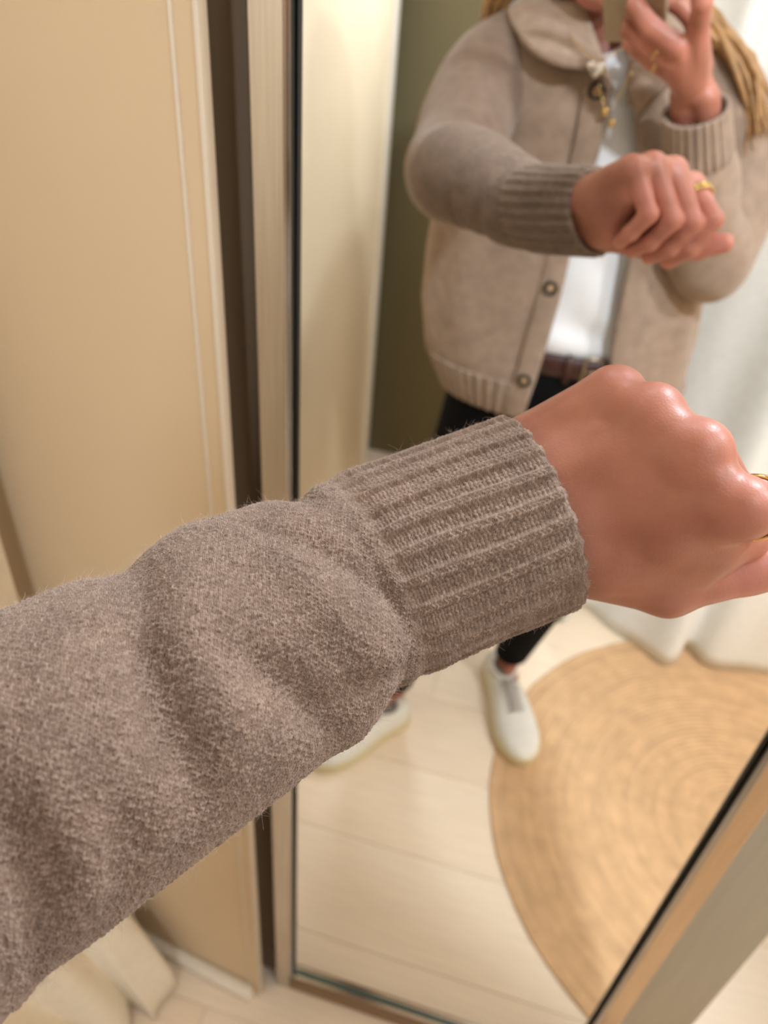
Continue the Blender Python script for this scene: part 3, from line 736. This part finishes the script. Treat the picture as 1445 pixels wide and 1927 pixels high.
bz = BODY(Z); tl = t_of(np.interp(Z, EDGE_L[:, 0], EDGE_L[:, 1]), bz); tr = t_of(np.interp(Z, EDGE_R[:, 0], EDGE_R[:, 1]), bz)
u = np.linspace(0, 1, nt_)[None]
T_ = tl[:, None]+u*(tr-2*np.pi-tl)[:, None]; ZZ = np.repeat(Z[:, None], nt_, 1)
off = folds_body(ZZ, T_)
G_ = body_pt(ZZ, T_, off)
def solid(o, th, offset=-1):
    m_ = o.modifiers.new('thickness', 'SOLIDIFY'); m_.thickness = th; m_.offset = offset; return o
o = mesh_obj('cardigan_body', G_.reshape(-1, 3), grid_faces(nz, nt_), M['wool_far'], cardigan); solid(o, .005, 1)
# ribbed hem: a band of ribs round the bottom
nzh, nth = 14, 620
Zh = np.linspace(.783, .845, nzh); bz = BODY(Zh)
tl2 = t_of(np.interp(Zh, EDGE_L[:, 0], EDGE_L[:, 1]), bz); tr2 = t_of(np.interp(Zh, EDGE_R[:, 0], EDGE_R[:, 1]), bz)
u2 = np.linspace(0, 1, nth)[None]; Th2 = tl2[:, None]+u2*(tr2-2*np.pi-tl2)[:, None]; ZZh = np.repeat(Zh[:, None], nth, 1)
rib = .0015*np.sign(np.sin(u2*2*np.pi*62))*np.ones((nzh, 1))
Gh = body_pt(ZZh, Th2, .0045+rib)
o = mesh_obj('hem_ribbing', Gh.reshape(-1, 3), grid_faces(nzh, nth), M['wool_far'], cardigan); solid(o, .004, 1)
# button bands
M['horn'] = simple('dark_horn', srgb(38, 26, 18), .4, noise=.4, scale=120); M['horn_lite'] = simple('pale_horn', srgb(176, 146, 108), .3, noise=.3, scale=150)
def band(edge, sgn):
    Zb = np.linspace(.783, 1.30, 70); b_ = BODY(Zb); x0 = np.interp(Zb, edge[:, 0], edge[:, 1])
    cols = []
    for w_ in (-.002, .004, .015, .026, .030):
        tt = t_of(x0-sgn*w_, b_); h_ = .0065+.0012*(1 if w_ in (.004, .015, .026) else -1)
        cols.append(body_pt(Zb, tt, h_))
    g = np.stack(cols, 1); F = grid_faces(70, 5); F = F[:, ::-1] if sgn < 0 else F
    o = mesh_obj('button_band', g.reshape(-1, 3), F, M['wool_far'], cardigan); solid(o, .005, 0); return o
band(EDGE_L, 1); band(EDGE_R, -1)
def button(z):
    x = np.interp(z, EDGE_L[:, 0], EDGE_L[:, 1])-.014; b_ = BODY(z); t0 = t_of(x, b_); p_ = body_pt(np.array(z), t0, .010)
    n_ = np.array([0.05, 1, 0]); b = MB()
    a = np.linspace(0, 2*np.pi, 28, endpoint=False)
    prof = [(.0001, .0010), (.0060, .0010), (.0072, .0030), (.0098, .0034), (.0112, .0018), (.0108, 0), (.0001, 0)]
    V = np.array([[p_[0]+q*np.cos(t_), p_[1]+h_, p_[2]+q*np.sin(t_)] for q, h_ in prof for t_ in a]); b.add(V, grid_faces(len(prof), 28, True)[:, ::-1])
    o = b.obj('button', M['horn'], cardigan)
    b = MB(); V = np.array([[p_[0]+q*np.cos(t_), p_[1]+h_, p_[2]+q*np.sin(t_)] for q, h_ in [(.0001, .0016), (.0052, .0014), (.0056, .0008)] for t_ in a]); b.add(V, grid_faces(3, 28, True)[:, ::-1])
    return o, b, p_
for z in (1.262, 1.135, 1.009, .857):
    o, b, p_ = button(z)
    b.tube([p_+np.array([-.0022, .0018, 0]), p_+np.array([.0022, .0018, 0])], .0008, 6)
    cardigan_button_centre = mesh_obj('button_centre', np.concatenate(b.V), b.F, M['horn_lite'], cardigan)
# shawl collar
inner = np.array([(-.004, -.640, 1.262), (-.030, -.648, 1.292), (-.072, -.676, 1.325), (-.100, -.725, 1.352), (-.092, -.790, 1.372), (-.040, -.822, 1.380), (.014, -.790, 1.372), (.028, -.730, 1.352), (.014, -.672, 1.322), (.010, -.645, 1.285), (.022, -.632, 1.250)])
outer = np.array([(-.036, -.614, 1.292), (-.078, -.608, 1.290), (-.120, -.632, 1.302), (-.160, -.715, 1.330), (-.130, -.815, 1.338), (-.040, -.862, 1.338), (.052, -.815, 1.338), (.088, -.715, 1.330), (.068, -.630, 1.290), (.046, -.606, 1.262), (.034, -.612, 1.238)])
ni = 70; A_, _ = resample(inner, ni); B_, _ = resample(outer, ni)
rows = []
for f_ in np.linspace(0, 1, 9):
    q = A_*(1-f_)+B_*f_; q = q+np.array([0, 0, 1])*(.007*np.sin(np.pi*min(1, f_*1.15)))+np.stack([B_[:, 0]-A_[:, 0], B_[:, 1]-A_[:, 1], np.zeros(ni)], 1)*.10*np.sin(np.pi*f_)
    rows.append(q)
o = mesh_obj('collar', np.stack(rows, 1).reshape(-1, 3), grid_faces(ni, 9)[:, ::-1], M['wool_far'], cardigan); solid(o, .008, 0)
# right sleeve with its ribbed cuff
cR = RW+foreR*0.016
RS = np.array([(*(cR), .034, .030), (*(cR+foreR*.03), .036, .033), (*(cR+foreR*.065), .039, .037), (.150, -.628, 1.130, .047, .044), (.176, -.660, 1.070, .056, .052), (.186, -.690, 1.085, .058, .056), (.184, -.715, 1.150, .058, .058), (.160, -.742, 1.220, .060, .060), (.112, -.765, 1.262, .064, .062), (.07, -.775, 1.27, .064, .06)])
RC, RSl = resample(RS, 150)
def tube_grid(Cc, n, extra=None):
    T_, E_, B_ = frames(Cc[:, :3], RX_)
    a = np.linspace(0, 2*np.pi, n, endpoint=False); rx, ry = Cc[:, 3], Cc[:, 4]
    d_ = extra(a[None, :]) if extra is not None else 0
    return Cc[:, None, :3]+(rx[:, None]+d_)[..., None]*np.cos(a)[None, :, None]*E_[:, None]+(ry[:, None]+d_)[..., None]*np.sin(a)[None, :, None]*B_[:, None]
def ribsR(a):
    s_ = RSl[:, None]; ribz = 1-sstep(.062, .072, s_)
    return ribz*.0013*np.sign(np.sin(a*24))+(1-ribz)*(.0035*np.sin(s_*70+a*2)*np.exp(-((s_-.16)/.09)**2)+.002*np.sin(s_*40-3*a))-.002*np.exp(-((s_-.066)/.006)**2)
gr = tube_grid(RC, 288, ribsR); F = grid_faces(150, 288, True)
cu = int(np.searchsorted(RSl, .066))
o = mesh_obj('cuff', gr[:cu+1].reshape(-1, 3), grid_faces(cu+1, 288, True), M['wool_far'], cardigan); solid(o, .004, 1)
o = mesh_obj('sleeve', gr[cu:].reshape(-1, 3), grid_faces(150-cu, 288, True), M['wool_far'], cardigan); solid(o, .004, 1)

# white t-shirt
M['tee'] = simple('white_jersey', srgb(232, 231, 232), .8, noise=.02, scale=50, bump=.1, bscale=1500)
Zt = np.linspace(.880, 1.322, 60); tt = np.linspace(0, 2*np.pi, 110, endpoint=False)
ZT, TT2 = np.meshgrid(Zt, tt, indexing='ij')
b_ = BODY(ZT); sx, cx_ = sup(TT2)
puff = -.016-.008*(1-sstep(.885, .905, ZT))+.004*np.sin(TT2*9+ZT*30)*np.exp(-((ZT-.95)/.06)**2)+.003*np.sin(ZT*90+TT2*4)*np.exp(-((ZT-.92)/.03)**2)
GT = np.stack([b_[..., 0]+(b_[..., 2]-.030+puff)*sx, b_[..., 1]+(b_[..., 3]+.000+puff)*cx_, ZT-.028*np.exp(-(((TT2+np.pi) % (2*np.pi)-np.pi)/.6)**2)*sstep(1.28, 1.322, ZT)], -1)
o = mesh_obj('t_shirt', GT.reshape(-1, 3), grid_faces(60, 110, True)[:, ::-1], M['tee'], body); solid(o, .002)
# black trousers
M['black'] = simple('black_jersey', srgb(10, 10, 11), .9, noise=.1, scale=80, bump=.1, bscale=900, spec=.15)
trg = [(0, ('el', (.004, -.742, .845), I3, (.176, .108, .120)))]
for hp, kn, an in ((hipL, kneeL, ankL), (hipR, kneeR, ankR)):
    cf = kn+.32*(an-kn)
    trg += [(.04, ('rc', hp, kn, .088, .057)), (.02, ('rc', kn, cf, .055, .056)), (.02, ('rc', cf, an+(kn-an)*.02, .056, .036))]
ftr = field([(0, trg)])
def ftr2(p): return smax(smax(ftr(p), p[..., 2]-.898, .004), .098-p[..., 2], .006)
VTr, FTr = nets(ftr2, (-.30, -.92, .07), (.26, -.50, .91), .0075)
trousers = mesh_obj('trousers', VTr, FTr, M['black'], body)
M['leather'] = simple('dark_brown_leather', srgb(64, 34, 28), .4, noise=.15, scale=80, bump=.1, bscale=500)
def belt_pt(t, z, off): 
    sx, cx_ = sup(t); return np.stack([.010+(.172+off)*sx, -.742+(.106+off)*cx_, z+0*t], -1)
tb = np.linspace(0, 2*np.pi, 120, endpoint=False)
prof = [(.860, .000), (.862, .004), (.896, .004), (.898, .000)]
g = np.stack([belt_pt(tb, z, o_) for z, o_ in prof], 0); belt = mesh_obj('belt', g.reshape(-1, 3), grid_faces(4, 120, True)[:, ::-1], M['leather'], body); solid(belt, .003)
def at_belt(x, z, off=.0): 
    t = np.arcsin(np.clip((x-.010)/.172, -1, 1)); sx, cx_ = sup(np.array(t)); return np.array([.010+.172*np.sin(t), -.742+(.106+off)*float(cx_), z])
M['buckle'] = simple('brushed_brass', (.45, .36, .26), .35, 1.0, noise=.1, scale=80)
bx = [at_belt(.048, .858, .008), at_belt(.048, .902, .008), at_belt(.078, .902, .008), at_belt(.078, .858, .008)]
V, F = tube(np.array([bx[0]*(1-f_)+bx[1]*f_ for f_ in (0, .33, .67)]+[bx[1]*(1-f_)+bx[2]*f_ for f_ in (0, .5)]+[bx[2]*(1-f_)+bx[3]*f_ for f_ in (0, .33, .67)]+[bx[3]*(1-f_)+bx[0]*f_ for f_ in (0, .5)]), .0026, 8, closed=True)
bk = mesh_obj('buckle', V, F, M['buckle'], belt)
V, F = tube([at_belt(.048, .880, .010), at_belt(.079, .880, .011)], .0018, 8); mesh_obj('buckle_prong', V, F, M['buckle'], belt)
for xx in (.024, .104):
    g = MB(); pA = at_belt(xx, .855, .006); pB = at_belt(xx, .902, .006); g.tube([pA, (pA+pB)/2+np.array([0, .001, 0]), pB], .005, 8); g.obj('belt_loop', M['leather'] if xx < .05 else M['black'], belt)

# white sneakers with pale rubber soles
M['canvas'] = simple('white_leather', srgb(226, 222, 212), .5, noise=.03, scale=60, bump=.08, bscale=500); M['sole'] = simple('cream_rubber', srgb(214, 200, 160), .6, noise=.04, scale=60); M['lace'] = simple('pale_grey_lace', srgb(196, 186, 178), .8, noise=.08, scale=300)
M['dark_in'] = simple('grey_lining', srgb(120, 112, 106), .9, noise=.05, scale=80)
def shoe(heel, toe):
    heel = np.array(heel, float); toe = np.array(toe, float); L_ = np.linalg.norm((toe-heel)[:2]); d_ = np.append((toe-heel)[:2]/L_, 0); s_ = np.array([d_[1], -d_[0], 0])
    W3 = lambda q: heel+q[..., 0:1]*L_*d_+q[..., 1:2]*s_+q[..., 2:3]*np.array([0, 0, 1.])
    tk = [0, .03, .10, .22, .36, .50, .64, .76, .86, .94, .985, 1.0]; wk = [.010, .024, .034, .036, .036, .042, .047, .047, .042, .031, .016, .004]
    hk = [.046, .058, .064, .060, .062, .064, .058, .051, .046, .039, .030, .024]
    t_ = np.linspace(0, 1, 44); tw = .5-.5*np.cos(np.pi*t_)
    wv_ = np.interp(tw, tk, wk); hv = np.interp(tw, tk, hk)
    ang = np.linspace(0, np.pi, 25)
    q = np.stack([np.repeat(tw[:, None], 25, 1), wv_[:, None]*np.sign(np.cos(ang))*np.abs(np.cos(ang))**.62, .018+(hv-.018)[:, None]*np.abs(np.sin(ang))**.72], -1)
    up = mesh_obj('shoe', W3(q).reshape(-1, 3), grid_faces(44, 25)[:, ::-1], M['canvas'], body); solid(up, .002)
    # sole
    tq = np.concatenate([tw, tw[::-1]]); wq = np.concatenate([wv_, -wv_[::-1]])*1.07
    rows = [np.stack([tq*1.012-.006, wq*k_, np.full(88, z_)], -1) for z_, k_ in ((.0005, .0), (.0005, .97), (.004, 1.0), (.022, 1.0), (.025, .97), (.025, .0))]
    so = mesh_obj('sole', W3(np.stack(rows, 0)).reshape(-1, 3), grid_faces(6, 88, True), M['sole'], up)
    # tongue, opening and laces
    oc = np.stack([.235+.115*np.cos(tb[::5]), .027*np.sin(tb[::5]), .0645+0*tb[::5]], -1); rim = np.concatenate([oc, oc[:1]])
    V, F = tube(W3(oc), .0042, 8, closed=True); mesh_obj('collar_rim', V, F, M['canvas'], up)
    V = np.concatenate([W3(oc), W3(np.array([[.235, 0, .0600]]))]); F = [(i, (i+1) % len(oc), len(oc)) for i in range(len(oc))]; mesh_obj('lining', V, F, M['dark_in'], up)
    lt = np.linspace(.36, .66, 10); tg = np.stack([np.stack([lt, np.full(10, .013*k_), np.interp(lt, tk, hk)+.003-.002*abs(k_)], -1) for k_ in (-1, 0, 1)], 1)
    o = mesh_obj('tongue', W3(tg).reshape(-1, 3), grid_faces(10, 3), M['lace'], up); solid(o, .003)
    g = MB()
    for i, f_ in enumerate(np.linspace(.38, .64, 6)):
        for a_, b2 in ((-1, 1), (1, -1)):
            pts = np.array([(f_-.012*a_+.024*a_*k_, .021*(a_+(b2-a_)*k_), np.interp(f_, tk, hk)+.0045-.006*(2*k_-1)**2) for k_ in np.linspace(0, 1, 7)]); g.tube(W3(pts), .0021, 6)
    g.obj('laces', M['lace'], up)
    return up
shoe((-.146, -.592, 0), (-.306, -.392, 0)); shoe((.020, -.800, .004), (.130, -.532, .004))

# rings and necklace
for k, q in (('r', .45), ('r', .62), ('p', .75)):
    a, b_ = RHJ[k][0], RHJ[k][1]; V, F = ring_mesh(a+q*(b_-a), b_-a, .0100 if k == 'r' else .0088, .0009, flat=1.8); mesh_obj('ring', V, F, M['gold'], body)
neckl = np.array([(-.105, -.745, 1.325), (-.090, -.690, 1.325), (-.062, -.634, 1.312), (-.029, -.6090, 1.298), (0.0, -.640, 1.312), (.022, -.688, 1.325), (.030, -.745, 1.325)])
Cn, _ = resample(neckl, 60); V, F = tube(Cn, .0007, 6); nk = mesh_obj('necklace', V, F, M['gold'], body)
hs = np.linspace(0, 2*np.pi, 40, endpoint=False); hx = 16*np.sin(hs)**3; hz = 13*np.cos(hs)-5*np.cos(2*hs)-2*np.cos(3*hs)-np.cos(4*hs)
hp_ = np.array([-.0290, -.6080, 1.2880]); sc_ = .00068
V = np.concatenate([hp_+np.stack([hx*sc_*k_, 0*hx+y_, hz*sc_*k_+.25*(1-k_)*0], 1) for k_, y_ in ((.01, .0022), (.75, .0018), (1.0, .0006), (1.0, -.0006), (.01, -.0010))])
M['pearl'] = simple('polished_silver', (.93, .91, .88), .25, 1.0, noise=.03, scale=60)
mesh_obj('heart_pendant', V, grid_faces(5, 40, True), M['pearl'], nk)
Cn2, _ = resample(np.array([(-.100, -.745, 1.325), (-.075, -.680, 1.318), (-.030, -.634, 1.280), (-.004, -.6100, 1.246), (.012, -.630, 1.280), (.026, -.690, 1.322)]), 60); V, F = tube(Cn2, .0006, 6); nk2 = mesh_obj('necklace', V, F, M['gold'], body)
for p_ in ((-.0065, -.6100, 1.2433), (.0050, -.6100, 1.2320)):
    V, F = sphere(p_, .0050); mesh_obj('gold_bead', V, F, M['gold'], nk2)

# ------------------------------------------------------------------ phone in the right hand
M['phone'] = simple('champagne_case', srgb(176, 158, 132), .35, noise=.04, scale=30); M['screen'] = simple('black_screen_glass', (.01, .01, .012), .08, noise=.05, scale=20); M['lens'] = simple('lens_glass', (.008, .009, .014), .05, noise=.05, scale=40)
phone = bpy.data.objects.new('smartphone', None); link(phone); phone.matrix_world = m.copy()
tag(phone, 'champagne smartphone gripped in the right hand before the face', 'phone')
def pbox(name, lo, hi, bev, mat, parent):
    b = MB(); b.box(lo, hi, bev); return b.obj(name, mat, parent)
# local axes: x right, y up, z backwards (towards the face)
pbox('case', (-.0565, -.1280, .0035), (.0165, .0185, .0110), .0032, M['phone'], phone)
pbox('screen', (-.0545, -.1260, .0111), (.0145, .0165, .0118), .0002, M['screen'], phone)
pbox('camera_plate', (-.0180, -.0210, .0022), (.0145, .0165, .0040), .0008, M['phone'], phone)
for cx_, cy_ in ((0, 0), (0, -.0150), (-.0125, -.0075)):
    a = np.linspace(0, 2*np.pi, 24, endpoint=False)
    V = np.array([[cx_+q*np.cos(t_), cy_+q*np.sin(t_), z_] for q, z_ in ((.0064, .0030), (.0064, .0014), (.0052, .0014), (.0050, .0020)) for t_ in a]); r_ = mesh_obj('lens_ring', V, grid_faces(4, 24, True)[:, ::-1], M['metal_edge'], phone)
    V = np.array([[cx_+q*np.cos(t_), cy_+q*np.sin(t_), .0019] for q in (.0001, .0051) for t_ in a]); mesh_obj('lens_glass', V, grid_faces(2, 24, True), M['lens'], r_)

# ------------------------------------------------------------------ rug, curtains
M['jute'] = simple('jute', srgb(205, 166, 124), .85, noise=.12, scale=26, bump=.25, bscale=260)
turns, Rr = 46, .527; rc = np.array([.592, -.522]); step = Rr/turns; pw_ = []
n_ = turns*64; a = np.linspace(0, turns*2*np.pi, n_); rad = step*(a/(2*np.pi)); keep = rad > .006
pts = np.stack([rc[0]+rad*np.cos(a), rc[1]+rad*np.sin(a), np.full(n_, .0022)], 1)[keep]
T_, E_, B_ = frames(pts, (0, 0, 1)); q = np.linspace(0, 2*np.pi, 8, endpoint=False)
tw_ = 1+.10*np.sin(np.arange(len(pts))*2.1)
V = pts[:, None]+(.0018*np.cos(q))[None, :, None]*E_[:, None]+(tw_[:, None]*(step*.60)*np.sin(q)[None])[..., None]*B_[:, None]
rug = mesh_obj('round_rug', V.reshape(-1, 3), grid_faces(len(pts), 8, True), M['jute'])
tone = 1+.035*np.sin(2.3*np.floor(a[keep]/(2*np.pi))+.6*np.sin(a[keep]*1.0))+.02*np.sin(7.7*np.floor(a[keep]/(2*np.pi)))+.03*RNG.normal(size=len(pts))
ta = rug.data.attributes.new('tone', 'FLOAT', 'POINT'); ta.data.foreach_set('value', np.repeat(tone, 8).astype(np.float32))
nt = M['jute'].node_tree; vm = [n for n in nt.nodes if n.type == 'VECT_MATH'][0]; at_ = nt.nodes.new('ShaderNodeAttribute'); at_.attribute_name = 'tone'
mu = nt.nodes.new('ShaderNodeMath'); mu.operation = 'MULTIPLY'; src = vm.inputs['Scale'].links[0].from_socket
nt.links.new(src, mu.inputs[0]); nt.links.new(at_.outputs['Fac'], mu.inputs[1]); nt.links.new(mu.outputs[0], vm.inputs['Scale'])
tag(rug, 'round coiled jute rug on the pale wooden floor', 'rug')
def curtain(name, path, z0, z1, amp_top, label, mat, nz=60, npth=260, flare=None, waves=9):
    Pp, _ = resample(np.array(path, float), npth); Tn = np.gradient(Pp, axis=0); Tn /= np.linalg.norm(Tn, axis=1)[:, None]; Nn = np.stack([Tn[:, 1], -Tn[:, 0]], 1)
    # the folds hang straight and close up towards the top
    ctr = np.array([np.convolve(np.pad(Pp[:, k], 40, mode='edge'), np.ones(81)/81, 'valid') for k in (0, 1)]).T
    zz = np.linspace(z0, z1, nz)
    rows = []
    for z in zz:
        f_ = (z-z0)/(z1-z0); q = Pp*(1-.35*f_)+ctr*.35*f_
        uu = np.linspace(0, 1, npth)
        q = q+Nn*(amp_top*(.35+.65*f_)*np.sin(uu*2*np.pi*waves+.8*np.sin(z*3)))[:, None]
        if flare is not None: q = q+flare(z, uu)
        rows.append(np.column_stack([q, np.full(npth, z)+.006*np.sin(uu*23)*(1-f_)*(z-z0 < .1)]))
    o = mesh_obj(name, np.stack(rows).reshape(-1, 3), grid_faces(nz, npth), mat); solid(o, .0025, 0); return o
cw = curtain('curtain', [(.08, -1.02), (.165, -.985), (.190, -1.03), (.226, -1.064), (.31, -1.01), (.412, -.936), (.452, -.945), (.480, -1.0), (.529, -.968), (.60, -.975), (.678, -.992), (.74, -1.03), (.80, -.97), (.88, -1.02), (.96, -.97), (1.05, -1.02), (1.15, -.98), (1.3, -1.01)], .012, 2.35, .010, '', M['white_cloth'])
tag(cw, 'long white linen curtain behind the person, its hem reaching the rug', 'curtain')
def fl(z, uu):
    k_ = (1-sstep(.0, .34, z)); return np.stack([k_*(.082+.030*np.sin(uu*14)+.013*np.sin(uu*43)), -k_*(.030*np.cos(uu*9)-.014*np.sin(uu*31))], 1)
cl = curtain('curtain', [(-0.488, -.030), (-0.476, -.075), (-0.498, -.120), (-0.472, -.170), (-0.500, -.230), (-0.478, -.290), (-0.500, -.350), (-0.481, -.42), (-0.498, -.50)], .004, 2.3, .006, '', M['cloth'], flare=fl, waves=5)
tag(cl, 'cream linen curtain gathered in the corner beside the cream panel, pooling on the floor', 'curtain')
# curtain rail behind the person
g = MB(); g.tube([(.04, -1.0, 2.37), (1.55, -1.0, 2.37)], .012, 14); rl = g.obj('curtain_rail', M['metal']); tag(rl, 'straight metal curtain rail carrying the white curtain', 'rail')

g = MB(); g.tube([(-.2155-.034, .004, .118), (-.2155-.034, -.010, .118)], .006, 14); g.obj('fixing', M['darkgap'], mir)
